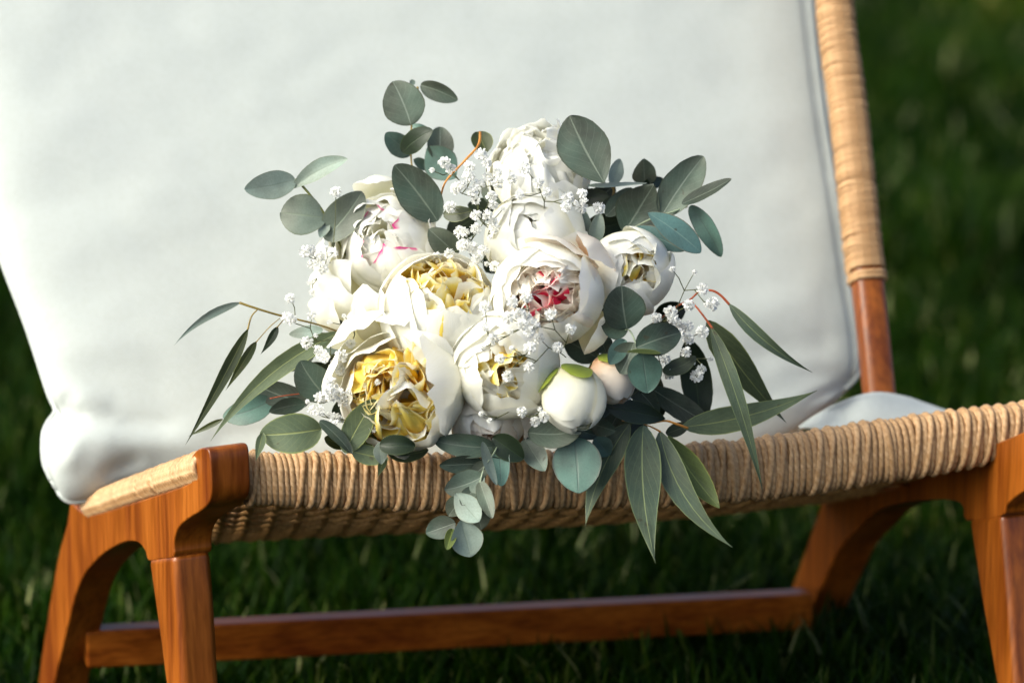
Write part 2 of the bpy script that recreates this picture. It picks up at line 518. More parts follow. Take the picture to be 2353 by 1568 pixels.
# right side
right_out = [(2212, 1168), (2203, 1155), (2185, 1149), (2154, 1147), (2090, 1152), (2040, 1162), (2005, 1178), (1965, 1218), (1929, 1258), (1902, 1312), (1870, 1380), (1845, 1440), (1830, 1500), (1815, 1560),
             (1778, 1560), (1784, 1470), (1800, 1400), (1823, 1335), (1848, 1267), (1868, 1210), (1888, 1150), (1905, 1105), (1960, 1085), (2050, 1070), (2200, 1050), (2330, 1000), (2366, 985), (2384, 992), (2390, 1040), (2392, 1090), (2380, 1112), (2340, 1135), (2312, 1160), (2299, 1186), (2221, 1196)]
side_piece('side_frame', right_out, AR, RR, RR, .042, WOOD_Z, .007)
side_piece('front_leg', [(2222, 1188), (2299, 1178), (2312, 1330), (2330, 1568), (2352, 1960), (2328, 1960), (2285, 1568), (2250, 1370)], AR - RR * .0008, RR, RR, .042, WOOD_Z, .007, 1, 0)

# stretcher between the rear legs
def bar(name, a, b, up, across, mat, bevel=.003):
    v = []
    for p in (a, b):
        for su, sa in ((1, -1), (1, 1), (-1, 1), (-1, -1)):
            v.append(p + up * su + across * sa)
    f = [(0, 1, 2, 3), (7, 6, 5, 4)] + [(i, i + 4, (i + 1) % 4 + 4, (i + 1) % 4) for i in range(4)]
    o = mesh_obj(name, v, f, mat, chair, True)
    bm = bmesh.new(); bm.from_mesh(o.data); bmesh.ops.recalc_face_normals(bm, faces=bm.faces); bm.to_mesh(o.data); bm.free()
    return sharpen(o, 38, bevel, 2)
sa = P(195, 1484, 2.98); sb = P(1858, 1396, 3.16)
ax = (sb - sa).normalized()
acr = Vector((0, 0, 1)).cross(ax).normalized()
bar('stretcher', sa, sb, Vector((0, 0, .0185)), acr * .013, WOOD_X_SHADED)

# front rail (core + cord wraps)
TOP = [(440, 1042), (560, 1038), (800, 1041), (1000, 1043), (1300, 1036), (1500, 1026), (1700, 1010), (1850, 990), (2000, 967), (2150, 948), (2352, 925), (2460, 912)]
BOT = [(440, 1152), (560, 1158), (800, 1166), (1000, 1170), (1300, 1167), (1500, 1161), (1700, 1150), (1850, 1136), (2000, 1112), (2150, 1088), (2352, 1045), (2460, 1022)]
def rail_d(x): return 2.632 + .175 * (x - 500) / 1850
def rail_c(x):
    return P(x, .5 * (lerp_table(TOP, x) + lerp_table(BOT, x)), rail_d(x) + .012)
def rail_h(x): return .5 * (lerp_table(BOT, x) - lerp_table(TOP, x)) * rail_d(x) / FPX
RX = Vector((math.cos(RAIL_A), math.sin(RAIL_A), 0)); RD = Vector((-math.sin(RAIL_A), math.cos(RAIL_A), 0)); RZ = Vector((0, 0, 1))
smooth_rail = [rail_c(x) for x in range(540, 2470, 40)]
rows = []
for x in range(480, 2480, 40):
    c = rail_c(x); h = rail_h(x) - .0035
    rows.append([c + RZ * (h * math.copysign(abs(math.sin(a)) ** .7, math.sin(a))) - RD * (.014 * math.copysign(abs(math.cos(a)) ** .8, math.cos(a))) for a in [2 * math.pi * k / 12 for k in range(12)]])
mb = MB(); mb.grid(rows, closed=True)
rail = mb.build('front_rail', CORD_IN, chair)

def wrap(parent, x, slant, rad, seed, a0=-140, a1=150, core=.0152, lift=0.0, name='cord_wrap'):
    """one turn of paper cord round the front rail at picture column x; slant shifts its lower end along the rail"""
    r = random.Random(seed)
    pts = []; rads = []
    n = 17
    for k in range(n):
        t = k / (n - 1)
        a = math.radians(a0 + (a1 - a0) * t)          # 0 = front, + = top
        sx = x + slant * (-math.sin(a)) * .5 + r.uniform(-.8, .8)
        c = rail_c(sx); h = rail_h(sx) - rad * .7
        ca = math.copysign(abs(math.cos(a)) ** .8, math.cos(a)); sn = math.copysign(abs(math.sin(a)) ** .75, math.sin(a))
        pts.append(c + RZ * ((h + lift) * sn) - RD * ((core + lift) * ca))
        rads.append(rad * (1 + .10 * math.sin(7 * t + seed) + r.uniform(-.05, .05)))
    m = MB(); m.tube(pts, rads, 6, True, 1.0, RX)
    return m.build(name, CORD, parent)

x = 571.0; k = 0
while x < 2450:
    pitch = rnd.uniform(12.6, 15.4)
    wrap(rail, x, rnd.gauss(6, 4.5), .0033 * rnd.uniform(.93, 1.1), k)
    if k % 2 == 0 and rnd.random() < .8:
        wrap(rail, x + pitch * .5, -rnd.uniform(15, 24) * (1 if rnd.random() < .85 else -1), .0030, 1000 + k, lift=.0019)
    x += pitch; k += 1

# left side rail, wrapped
def lrail_c(t):
    x = 452 + (195 - 452) * t; y = 1074 + (1166 - 1074) * t - 2 * math.sin(t * 3.14)
    return onplane(x, y, AL, RL) + RL * .0135
lr0, lr1 = lrail_c(0), lrail_c(1)
lax = (lr1 - lr0).normalized(); lup = RL.cross(lax).normalized()
if lup.z < 0: lup = -lup
mb = MB(); mb.tube([lrail_c(i / 12) for i in range(13)], .0105, 10)
lrail = mb.build('side_rail', CORD_IN, chair)
nW = 52
for i in range(nW):
    t = (i + .5) / nW
    c = lrail_c(t)
    pts = []
    sl = rnd.gauss(.0012, .0022)
    for k in range(15):
        a = math.pi + 2 * math.pi * k / 14
        pts.append(c + lup * ((.0128 - .002 * t) * math.sin(a)) - RL * (.0155 * math.cos(a)) + lax * (sl * math.sin(a) + rnd.uniform(-.0003, .0003)))
    MB().tube(pts, .0034 * rnd.uniform(.85, 1.15), 5, True, 1, lax).build('cord_wrap', CORD, lrail)

# seat web seen from below, a net of cords sagging behind the front rail
back_l = P(470, 1240, 2.98); back_r = P(2010, 1138, 3.16)
def seat_pt(u, v):
    x = 500 + 1830 * u
    fr = rail_c(x) - RZ * (rail_h(x) * .55) + RD * .012
    bk = back_l.lerp(back_r, u)
    p = fr.lerp(bk, v)
    p.z -= .014 * math.sin(math.pi * v) * math.sin(math.pi * min(1, max(0, u))) ** .5
    return p
mb = MB()
NV = 10; NU = 30
for i in range(NV):
    for side in (-1, 1):
        pts = []
        for j in range(NU * 2 + 1):
            u = j / (NU * 2)
            ph = math.pi * (j * .5 + i)
            pts.append(seat_pt(u, (i + .5 + .36 * side * math.sin(ph)) / NV) + RZ * (.003 * side * math.cos(ph)))
        mb.tube(pts, .0034, 5, False)
for j in range(NU):
    pts = []
    for i in range(NV + 1):
        pts.append(seat_pt((j + .5) / NU, i / NV) + RZ * (.002 * (1 if (i + j) % 2 else -1)))
    mb.tube(pts, .0036, 5, False)
o = mb.build('seat_weave', CORD_IN, chair)
tag(o, None, None, None, 'stuff')
# close woven upper layer of the seat
rows = []
for i in range(61):
    rows.append([seat_pt(j / 120, i / 60) + RZ * (.028 + .0016 * math.sin(math.pi * j) * 0 + .0016 * (1 if (i // 2 + j // 2) % 2 else -1)) for j in range(121)])
mb = MB(); mb.grid(rows)
mb.build('seat_top_layer', CORD, chair)
# rear rail of the seat
mb = MB(); mb.tube([back_l - RX * .06 + RZ * .014, back_l.lerp(back_r, .5) + RZ * .014, back_r + RX * .02 + RZ * .014], .012, 10)
mb.build('rear_rail', CORD_IN, chair)

# back posts: right one in view, wrapped with cord down to y 648
post_px = [(1906, -420, 3.135), (1917, 0, 3.09), (1948, 250, 3.06), (1984, 590, 3.02), (1993, 650, 3.012), (2019, 900, 2.985), (2030, 1000, 2.975), (2042, 1120, 2.965)]
pp = [P(*q) for q in post_px]
def post(pts, name, wrap_end):
    cs = cr(pts, 8)
    m = MB()
    rows = []
    for i, p in enumerate(cs):
        t = (cs[min(i + 1, len(cs) - 1)] - cs[max(i - 1, 0)]).normalized()
        a = RX; b = t.cross(a).normalized()
        row = []
        for k in range(20):
            an = 2 * math.pi * k / 20
            row.append(p + a * (.0148 * math.copysign(abs(math.cos(an)) ** .6, math.cos(an))) + b * (.0148 * math.copysign(abs(math.sin(an)) ** .6, math.sin(an))))
        rows.append(row)
    m.grid(rows, closed=True)
    o = m.build(name, WOOD_Z, chair)
    # cord turns
    L = 0.0; step = .0041; nxt = 0.0
    for i in range(len(cs) - 1):
        seg = (cs[i + 1] - cs[i]); l = seg.length
        while nxt < L + l:
            p = cs[i] + seg * ((nxt - L) / l)
            if (p - wrap_end).dot(seg) > 0: return o
            t = seg.normalized(); b = t.cross(RX).normalized()
            ti = rnd.gauss(0, .0008)
            pts = []
            for k in range(17):
                an = 2 * math.pi * k / 16
                pts.append(p + RX * (.0167 * math.copysign(abs(math.cos(an)) ** .7, math.cos(an))) + b * (.0167 * math.copysign(abs(math.sin(an)) ** .7, math.sin(an))) + t * (ti * math.cos(an)))
            MB().tube(pts, .0022 * rnd.uniform(.85, 1.2), 5, True, 1, t).build('cord_wrap', CORD, o)
            nxt += step
        L += l
    return o
post(pp, 'back_post', P(1991, 646, 3.013))
# the other back post stands behind the cushion
shift = P(300, 900, 3.10) - P(2019, 900, 2.985)
cs = cr([q + shift for q in pp], 6)
mb = MB(); mb.tube(cs, .0148, 12); mb.build('back_post', WOOD_Z, chair)

# ------------------------------------------------------------------ cushion
cushion = empty('back_cushion', P(1000, 1080, 2.98), 'big off-white linen cushion leaning on the chair back behind the bouquet', 'cushion')
Lc = cr([(120, 1102, 0), (103, 1062, 0), (100, 1005, 0), (112, 968, 0), (129, 942, 0), (112, 900, 0), (62, 748, 0), (2, 590, 0), (-62, 400, 0), (-140, 80, 0), (-240, -420, 0)], 10)
Rc = cr([(1950, 884, 0), (1974, 850, 0), (1978, 770, 0), (1955, 610, 0), (1926, 410, 0), (1899, 230, 0), (1880, 60, 0), (1868, -60, 0), (1830, -420, 0)], 10)
Bc = cr([(120, 1102, 0), (150, 1146, 0), (190, 1150, 0), (250, 1128, 0), (330, 1105, 0), (600, 1120, 0), (1000, 1110, 0), (1400, 1105, 0), (1650, 1075, 0), (1800, 1012, 0), (1880, 950, 0), (1950, 884, 0)], 10)
def at_arc(poly, t, warp=1.0):
    # parameter by arc length
    ls = [0]
    for a, b in zip(poly, poly[1:]): ls.append(ls[-1] + (b - a).length)
    s = t * ls[-1]
    for i in range(len(poly) - 1):
        if s <= ls[i + 1]:
            f = (s - ls[i]) / max(1e-9, ls[i + 1] - ls[i])
            return poly[i].lerp(poly[i + 1], f)
    return poly[-1]
Tl, Tr = Lc[-1], Rc[-1]
def seg_d(px, py, a, b):
    p = Vector((px, py)); a = Vector(a); b = Vector(b)
    t = max(0, min(1, (p - a).dot(b - a) / (b - a).length_squared))
    return (p - a.lerp(b, t)).length, t
# creases: start, end, width px, depth m (positive = dented away from the viewer)
CREASES = [((128, 943), (200, 962), 12, .010), ((200, 962), (420, 985), 26, .007), ((130, 945), (175, 900), 15, .005), ((135, 900), (260, 930), 26, -.005), ((200, 1000), (520, 1030), 40, -.006),
           ((250, 1085), (330, 1050), 18, .006), ((165, 1010), (150, 1090), 26, -.005), ((1960, 880), (1840, 925), 14, .007), ((1955, 872), (1790, 850), 22, .004), ((1900, 905), (1700, 950), 24, -.004),
           ((1880, 790), (1600, 840), 34, .003), ((1850, 700), (1500, 760), 50, -.003), ((40, 470), (330, 400), 60, .002), ((60, 560), (420, 520), 55, -.002), ((30, 330), (300, 240), 60, -.0015), ((90, 690), (380, 660), 50, .0015), ((150, 800), (480, 790), 45, -.0018),
           ((500, 1000), (760, 985), 26, .003), ((1500, 900), (1800, 930), 30, .003)]
def cush(u, v):
    b = at_arc(Bc, u); l = at_arc(Lc, v); r_ = at_arc(Rc, v)
    t = Tl.lerp(Tr, u)
    p = l.lerp(r_, u) + b.lerp(t, v) - (Bc[0].lerp(Bc[-1], u) * (1 - v) + Tl.lerp(Tr, u) * v)
    return p
def cush_d(x, y):
    return 2.885 + .14 * (x - 130) / 1830 + .135 * (1000 - y) / 1000
NUc, NVc = 110, 90
front = []; back = []
for i in range(NVc + 1):
    vv = i / NVc
    v = vv ** 1.25
    rf = []; rb = []
    for j in range(NUc + 1):
        uu = j / NUc
        u = .5 - .5 * math.cos(math.pi * uu)
        u = .55 * u + .45 * uu
        p = cush(u, v)
        eu = 1 - abs(2 * u - 1) ** 12; ev = 1 - abs(2 * min(1, v * 1.0) - 1) ** (6 + 16 * max(0, min(1, (u - .15) * 2.5)))
        puff = max(0, eu) ** .5 * max(0, ev) ** .5
        d = cush_d(p.x, p.y)
        corner = .013 * math.exp(-((p.x - 190) / 150) ** 2 - ((p.y - 1050) / 95) ** 2)
        dz = 0
        for a, b, wd, amp in CREASES:
            dist, t = seg_d(p.x, p.y, a, b)
            dz += amp * math.exp(-(dist / wd) ** 2) * math.sin(math.pi * min(1, .15 + .85 * t) if t > .5 else math.pi * min(.5, .30 + t * .4))
        nz = .002 * noise.noise((p.x / 260, p.y / 160, 3)) + .0008 * noise.noise((p.x / 90, p.y / 60, 9))
        groove = .0035 if j in (3, NUc - 3) else 0
        amp = .044 * (1 - .6 * max(0, 2 * u - 1) ** 2)
        rf.append(P(p.x, p.y, d - amp * puff - corner + groove + (dz - nz) * min(1, puff * 2)))
        rb.append(P(p.x, p.y, d + .06 * puff))
    front.append(rf); back.append(rb)
mb = MB(); mb.grid(front); mb.build('front_panel', FABRIC, cushion)
mb = MB(); mb.grid([r[::-1] for r in back]); mb.build('back_panel', FABRIC, cushion)
def edge_pipe(name, col, i0, i1, r=.0028, off=0):
    pts = [front[i][col] - FWD * off for i in range(i0, i1)]
    MB().tube(pts, r, 6).build(name, FABRIC, cushion)
edge_pipe('piping', 0, 0, NVc + 1, .003); edge_pipe('piping', NUc, 0, NVc + 1, .003)
MB().tube([front[0][j] for j in range(NUc + 1)], .0028, 6).build('piping', FABRIC, cushion)
# loose fold of cloth lying on the seat by the right corner
ft = cr([(1835, 978, 2.90), (1868, 955, 2.90), (1930, 922, 2.905), (2005, 900, 2.93), (2075, 908, 2.96), (2130, 926, 2.985), (2185, 945, 3.0)], 4)
fb = cr([(1835, 985, 2.885), (1880, 985, 2.88), (1940, 985, 2.88), (2005, 980, 2.885), (2075, 975, 2.89), (2130, 968, 2.90), (2185, 960, 2.91)], 4)
rows = []
for i in range(9):
    s = i / 8
    row = []
    for j, (a, b) in enumerate(zip(fb, ft)):
        q = a.lerp(b, s)
        dip = .018 * math.exp(-((q.x - 1935) / 48) ** 2) * math.sin(math.pi * s) ** .7
        row.append(P(q.x, q.y, q.z + dip - .008 * math.sin(math.pi * s)))
    rows.append(row)
rows.append([P(q.x, q.y + 10, q.z + .06) for q in ft])
mb = MB(); mb.grid(rows)
fl = mb.build('fabric_flap', FABRIC, cushion)
m = fl.modifiers.new('thick', 'SOLIDIFY'); m.thickness = .002

# ------------------------------------------------------------------ bouquet
bouquet = empty('bridal_bouquet', P(1180, 1000, 2.72), 'bouquet of white peonies with eucalyptus and baby\'s breath lying on the woven seat', 'bouquet')

def frame_of(axis):
    z = axis.normalized()
    x_ = RIGHT - z * RIGHT.dot(z)
    if x_.length < .1: x_ = UP - z * UP.dot(z)
    x_.normalize()
    return x_, z.cross(x_), z

def petal(parent, cen, fr, R, phi0, w_, th0, th1, r=1.0, drop=25, curl=0.0, ruffle=0.0, skew=.04, notch=4, zs=1.0, seed=0, mat=None, nt_=11, ns_=11, name='petal', shift=(0, 0, 0), grow=1.0):
    X, Y, Z = fr
    rr_ = random.Random(seed)
    p1, p2, p3 = rr_.random() * 6, rr_.random() * 6, rr_.random() * 50
    fq = rr_.uniform(3.5, 6)
    rows = []; uvs = []
    for i in range(ns_):
        s = i / (ns_ - 1)
        row = []; ur = []
        for j in range(nt_):
            t = -1 + 2 * j / (nt_ - 1)
            thE = th1 + drop * abs(t) ** 2.6 + notch * noise.noise((t * 2.6 + p3, 1.7, p1)) + notch * .5 * noise.noise((t * 7 + p3, 4.1, p2))
            a = math.radians(th0 + (thE - th0) * s)
            ph = math.radians(phi0 + w_ * t * (1 - .10 * s * s)) + .05 * noise.noise((s * 2, t * 2, p3))
            rad = r * (1 + skew * t + curl * s ** 3 + ruffle * s ** 1.6 * (math.sin(fq * t + p1) * .6 + .7 * noise.noise((t * 3.1 + p3, s * 2.0, p2)))) 
            rad += .035 * noise.noise((s * 2.3 + p2, t * 1.6, p3))
            # shallow lengthwise cup
            q = X * (rad * math.sin(a) * math.cos(ph)) + Y * (rad * math.sin(a) * math.sin(ph)) + Z * (rad * math.cos(a) * zs)
            q = q + X * shift[0] + Y * shift[1] + Z * shift[2]
            row.append(cen + q * R); ur.append(((t + 1) / 2, s))
        rows.append(row); uvs.append(ur)
    m = MB(); m.grid(rows, uvs)
    o = m.build(name, mat, parent)
    return o

def peony_base(cen, fr, R, name, label, mat=None, zs=1.0, core=.35):
    X, Y, Z = fr
    rows = []
    for i in range(7):
        a = math.pi * (1 - i / 6 * .8)
        rr_ = R * core
        rows.append([cen + (X * math.cos(2 * math.pi * k / 10) + Y * math.sin(2 * math.pi * k / 10)) * (rr_ * math.sin(a)) + Z * (rr_ * math.cos(a) - .25 * R) for k in range(10)])
    m = MB(); m.grid(rows, closed=True)
    o = m.build(name, mat or PET_CREAM, bouquet, origin=cen)
    tag(o, label)
    return o

def peony(px, py, d, rpx, axis, label, outer, layers, seed, zs=.95, core=.35, name='peony', hearts=(), extra=()):
    """outer, layers: lists of dicts of petal rings (n, w, th1, r, ...)"""
    cen = P(px, py, d); R = rpx * d / FPX
    fr = frame_of(SV(*axis))
    o = peony_base(cen, fr, R, name, label, zs=zs, core=core)
    rr_ = random.Random(seed)
    for li, L in enumerate(outer + layers):
        n = L['n']; ph = L.get('ph', rr_.random() * 360)
        for k in range(n):
            jit = L.get('jit', 11 if L.get('ruffle', .02) >= .12 else 6)
            arc = L.get('arc', 360)
            petal(o, cen, fr, R, ph + arc * k / n + rr_.uniform(-jit, jit) * 1.5, L['w'] * rr_.uniform(.88, 1.12), L.get('th0', 168), L['th1'] + rr_.uniform(-jit, jit),
                  L.get('r', 1) * (1 + rr_.uniform(-1, 1) * L.get('rj', .03)), L.get('drop', 25), L.get('curl', 0) + rr_.uniform(-.05, .07), L.get('ruffle', .03), L.get('skew', .05), L.get('notch', 6), zs,
                  seed * 100 + li * 20 + k, L['mat'], L.get('nt', 11), L.get('ns', 11),
                  shift=[rr_.uniform(-1, 1) * L.get('sj', .10 if L.get('ruffle', .02) >= .1 else .02) for _ in range(3)])
    for i, (ph, w_, t1, r_, sh, *mm) in enumerate(extra):
        petal(o, cen, fr, R, ph, w_, 165, t1, r_, 24, .10, .06, .05, 7, zs, seed * 100 + 90 + i, mm[0] if mm else PET_WHITE, shift=sh)
    for i, hh in enumerate(hearts):
        heart(o, cen, fr, R, hh[0], hh[1], hh[2], seed * 7 + i, *hh[3:])
    return o

def heart(parent, cen, fr, R, rad, n, mat, seed, up=.0, spread=70, name='inner_petals'):
    """crumpled small petals crowding the middle of a peony"""
    X, Y, Z = fr
    r = random.Random(seed)
    m = MB()
    for k in range(n):
        th_ = math.radians(spread) * math.sqrt((k + .5) / n); ph = k * 2.39996 + r.uniform(-.5, .5)
        dv = (X * (math.sin(th_) * math.cos(ph)) + Y * (math.sin(th_) * math.sin(ph)) + Z * math.cos(th_)).normalized()
        a = Z.cross(dv) if th_ > .2 else dv.cross(SV(r.uniform(-1, 1), r.uniform(-1, 1), .2))
        a = (Matrix.Rotation(r.uniform(-.75, .75), 3, dv) @ a.normalized()); b = dv.cross(a)
        if b.dot(dv - Z * dv.dot(Z)) > 0: b = -b                # b points to the flower's axis
        l = rad * r.uniform(.78, 1.08); wd = rad * r.uniform(.34, .5) * min(1.3, (20 / n) ** .3); cu = r.uniform(.05, .5); p1 = r.random() * 50; sg = r.uniform(3, 5)
        rows = []; uvs = []
        for i in range(8):
            s = i / 7; row = []; ur = []
            for j in range(9):
                t = -1 + .25 * j
                ed = l * (s - .24 * s * abs(t) ** 2.6 +   .07 * s * noise.noise((t * 1.8 + p1, .3, s)) + .03 * s * noise.noise((t * 5 + p1, 2.3, s)))
                q = dv * (ed * .85 + rad * .1 + up * rad) + a * (t * wd * (.30 + .8 * math.sin(math.pi * (.1 + .62 * s)))) + b * (rad * (cu * s * s * s - .30 * t * t * (.55 - .8 * s) + .09 * s * s * math.sin(sg * t + p1) + .05 * noise.noise((t * 1.5 + p1, s * 2, 1))))
                row.append(cen + q * R); ur.append(((t + 1) / 2, s))
            rows.append(row); uvs.append(ur)
        m.grid(rows, uvs)
    o = m.build(name, mat, parent)
    tag(o, None, None, None, 'stuff')
    return o

W, CR, YE, PK, BL, ST = PET_WHITE, PET_CREAM, PET_YELLOW, PET_PINK, PET_BLUSH, PET_STREAK
# top, ruffled
peony(1238, 398, 2.715, 116, (-.05, .62, .70), 'ruffled white peony at the top of the bouquet',
      [dict(n=6, w=40, th1=58, r=1.0, mat=W, drop=30, curl=-.02, ruffle=.03)],
      [dict(n=8, w=32, th1=50, r=.93, mat=W, ruffle=.10, notch=9, curl=.05), dict(n=8, w=30, th1=36, r=.88, mat=W, ruffle=.16, notch=8, rj=.06), dict(n=7, w=32, th1=22, r=.82, mat=W, ruffle=.14, notch=8, rj=.08), dict(n=5, w=46, th1=8, r=.74, mat=W, ruffle=.15, notch=8, rj=.1)], 11, hearts=((.84, 26, W, .06, 80),))
# left, loose and open
peony(886, 560, 2.705, 112, (-.12, .32, .93), 'large loose white peony with pink rimmed petals on the left',
      [dict(n=6, w=44, th1=62, r=1.0, mat=W, drop=32, curl=.06, ruffle=.06, notch=7)],
      [dict(n=6, w=42, th1=44, r=.94, mat=W, ruffle=.09, notch=7, rj=.06), dict(n=5, w=46, th1=24, r=.88, mat=ST, ruffle=.09, notch=7, rj=.06, jit=8), dict(n=4, w=58, th1=10, r=.80, mat=W, ruffle=.09, notch=7, rj=.05, jit=8)], 12, hearts=((.80, 16, W, .06, 64),),
      extra=[(235, 52, 22, .92, (-.66, -.66, -.05)), (200, 50, 26, .86, (-.62, -.28, .0)), (262, 40, 18, .86, (-.20, -.95, .06)), (292, 38, 34, .86, (.12, -.60, .12)), (215, 44, 12, .72, (-.42, -.60, .18)), (60, 46, 30, .8, (.28, .35, -.1)), (100, 42, 26, .72, (-.15, .85, -.3)), (175, 40, 34, .75, (-.45, .35, -.1)), (268, 36, 18, .80, (-.40, -1.35, .02)), (235, 38, 24, .80, (-.85, -1.05, -.05))])
# centre rose-like, closed
peony(1228, 548, 2.685, 116, (-.05, .48, .86), 'smooth creamy white peony in the upper centre with closed swirl',
      [dict(n=5, w=52, th1=40, r=1.0, mat=CR, drop=30, ruffle=.02)],
      [dict(n=4, w=62, th1=28, r=.93, mat=W, drop=22), dict(n=4, w=64, th1=17, r=.86, mat=W, drop=18), dict(n=3, w=80, th1=7, r=.78, mat=W, drop=16), dict(n=3, w=80, th1=2, r=.70, mat=CR, drop=14)], 13)
# right globe
peony(1447, 622, 2.675, 100, (.22, .12, .96), 'round half open white peony on the right with pale yellow heart',
      [dict(n=5, w=54, th1=34, r=1.0, mat=W, drop=30)],
      [dict(n=4, w=58, th1=24, r=.94, mat=W, drop=20, ruffle=.03), dict(n=5, w=42, th1=18, r=.82, mat=W, ruffle=.08, notch=7), dict(n=5, w=40, th1=30, r=.62, mat=CR, ruffle=.12, notch=8)], 14, hearts=((.80, 9, CR, .22, 62), (.74, 4, YE, .24, 50)))
# pink heart
peony(1256, 682, 2.63, 124, (-.06, .03, .99), 'white peony with a pink and red heart in the centre',
      [dict(n=5, w=54, th1=50, r=1.0, mat=W, drop=26), dict(n=2, w=46, th1=62, r=1.1, mat=BL, drop=30, ph=30, arc=80)],
      [dict(n=5, w=50, th1=40, r=.95, mat=W, drop=22, ruffle=.03), dict(n=7, w=28, th1=36, r=.84, mat=BL, ruffle=.14, notch=8), dict(n=6, w=27, th1=26, r=.74, mat=BL, ruffle=.13, notch=8, rj=.08), dict(n=5, w=28, th1=14, r=.66, mat=BL, ruffle=.14, notch=8, rj=.1)], 15, hearts=((.80, 7, BL, .08, 66), (.82, 8, CR, .09, 70), (.66, 4, PK, .34, 26)), extra=[(48, 40, 36, .80, (.48, .36, -.2), BL), (330, 40, 40, .8, (.40, -.35, -.1))])
# yellow heart, left of centre
peony(1012, 712, 2.645, 138, (.12, .74, .66), 'white peony with yellow heart left of the pink hearted one',
      [dict(n=5, w=54, th1=46, r=1.0, mat=CR, drop=26), dict(n=2, w=44, th1=66, r=1.06, mat=W, drop=30, ph=200, arc=90)],
      [dict(n=5, w=50, th1=38, r=.95, mat=CR, drop=22, ruffle=.03), dict(n=7, w=27, th1=36, r=.82, mat=YE, ruffle=.14, notch=10), dict(n=6, w=27, th1=24, r=.72, mat=YE, ruffle=.13, notch=8, rj=.08), dict(n=4, w=32, th1=10, r=.6, mat=YE, ruffle=.14, notch=10, rj=.1)], 16, hearts=((.82, 11, YE, .10, 62), (.80, 9, CR, .10, 66)))
# lower left, ragged yellow ring
peony(922, 902, 2.625, 140, (-.16, -.04, .98), 'wide ragged peony with bright yellow ring at the lower left',
      [dict(n=5, w=50, th1=66, r=1.0, mat=CR, drop=26), dict(n=1, w=52, th1=36, r=1.05, mat=W, drop=26, ph=14, jit=1, ruffle=.06, notch=8), dict(n=1, w=44, th1=48, r=1.02, mat=W, drop=26, ph=335, jit=1, ruffle=.06, notch=8)],
      [dict(n=6, w=36, th1=54, r=.94, mat=CR, drop=22, ruffle=.08, notch=9), dict(n=8, w=24, th1=46, r=.84, mat=YE, ruffle=.16, notch=8), dict(n=7, w=24, th1=34, r=.76, mat=YE, ruffle=.13, notch=8, rj=.08), dict(n=6, w=26, th1=20, r=.74, mat=YE, ruffle=.14, notch=8, rj=.12)], 17, hearts=((.86, 18, YE, .09, 66), (.84, 12, CR, .10, 74)), extra=[(125, 46, 36, .82, (-.38, .55, -.15)), (160, 42, 44, .78, (-.48, .15, -.05)), (95, 40, 40, .75, (.05, .62, -.15))])
# lower centre
peony(1163, 842, 2.622, 124, (-.10, -.02, .99), 'creamy peony in the lower centre between the two yellow hearts and the bud',
      [dict(n=5, w=54, th1=44, r=1.0, mat=W, drop=26), dict(n=2, w=44, th1=64, r=1.05, mat=W, drop=28, ph=100, arc=80)],
      [dict(n=5, w=54, th1=27, r=.95, mat=CR, drop=20, ruffle=.03), dict(n=5, w=40, th1=22, r=.84, mat=CR, ruffle=.10, notch=9), dict(n=5, w=34, th1=22, r=.70, mat=YE, ruffle=.16, notch=10), dict(n=3, w=50, th1=8, r=.6, mat=YE, ruffle=.16, notch=10)], 18, hearts=((.80, 8, CR, .10, 60), (.78, 5, YE, .08, 46)))
# petals of a blush peony below
peony(1132, 975, 2.648, 92, (-.05, -.55, .83), 'blush white peony half hidden at the bottom over the woven rail',
      [dict(n=5, w=52, th1=52, r=1.0, mat=BL, drop=26, ruffle=.05), dict(n=3, w=44, th1=72, r=1.12, mat=W, drop=26, ph=220, arc=160, ruffle=.06)],
      [dict(n=5, w=46, th1=34, r=.88, mat=W, drop=22, ruffle=.1, notch=8), dict(n=4, w=50, th1=14, r=.76, mat=BL, drop=22, ruffle=.12)], 19, hearts=((.76, 14, BL, .1, 60),))
# buds
b1 = peony(1316, 916, 2.603, 76, (.14, -.86, .50), 'closed creamy peony bud with green sepals at the lower right',
      [dict(n=3, w=78, th1=16, r=1.0, mat=CR, drop=14, notch=2)], [dict(n=3, w=80, th1=6, r=.95, mat=W, drop=12, notch=2), dict(n=2, w=95, th1=0, r=.9, mat=CR, drop=8, notch=2)], 20, zs=1.02, core=.8, name='peony_bud')
b2 = peony(1404, 870, 2.625, 52, (.38, -.82, .42), 'small blush pink peony bud beside the creamy bud',
      [dict(n=3, w=80, th1=12, r=1.0, mat=BL, drop=10, notch=2)], [dict(n=3, w=80, th1=4, r=.95, mat=BL, drop=8, notch=2)], 21, zs=1.15, core=.8, name='peony_bud')
for ph in (75, 150):
    petal(b1, P(1316, 916, 2.603), frame_of(SV(.14, -.86, .50)), 76 * 2.603 / FPX, ph, 34, 172, 96, 1.05, 24, .06, .02, .03, 3, 1.02, 900 + ph, SEPAL, name='sepal')
for ph in (80, 190):
    petal(b2, P(1404, 870, 2.625), frame_of(SV(.38, -.82, .42)), 52 * 2.625 / FPX, ph, 34, 172, 100, 1.08, 20, .08, .02, .03, 3, 1.1, 950 + ph, SEPAL, name='sepal')

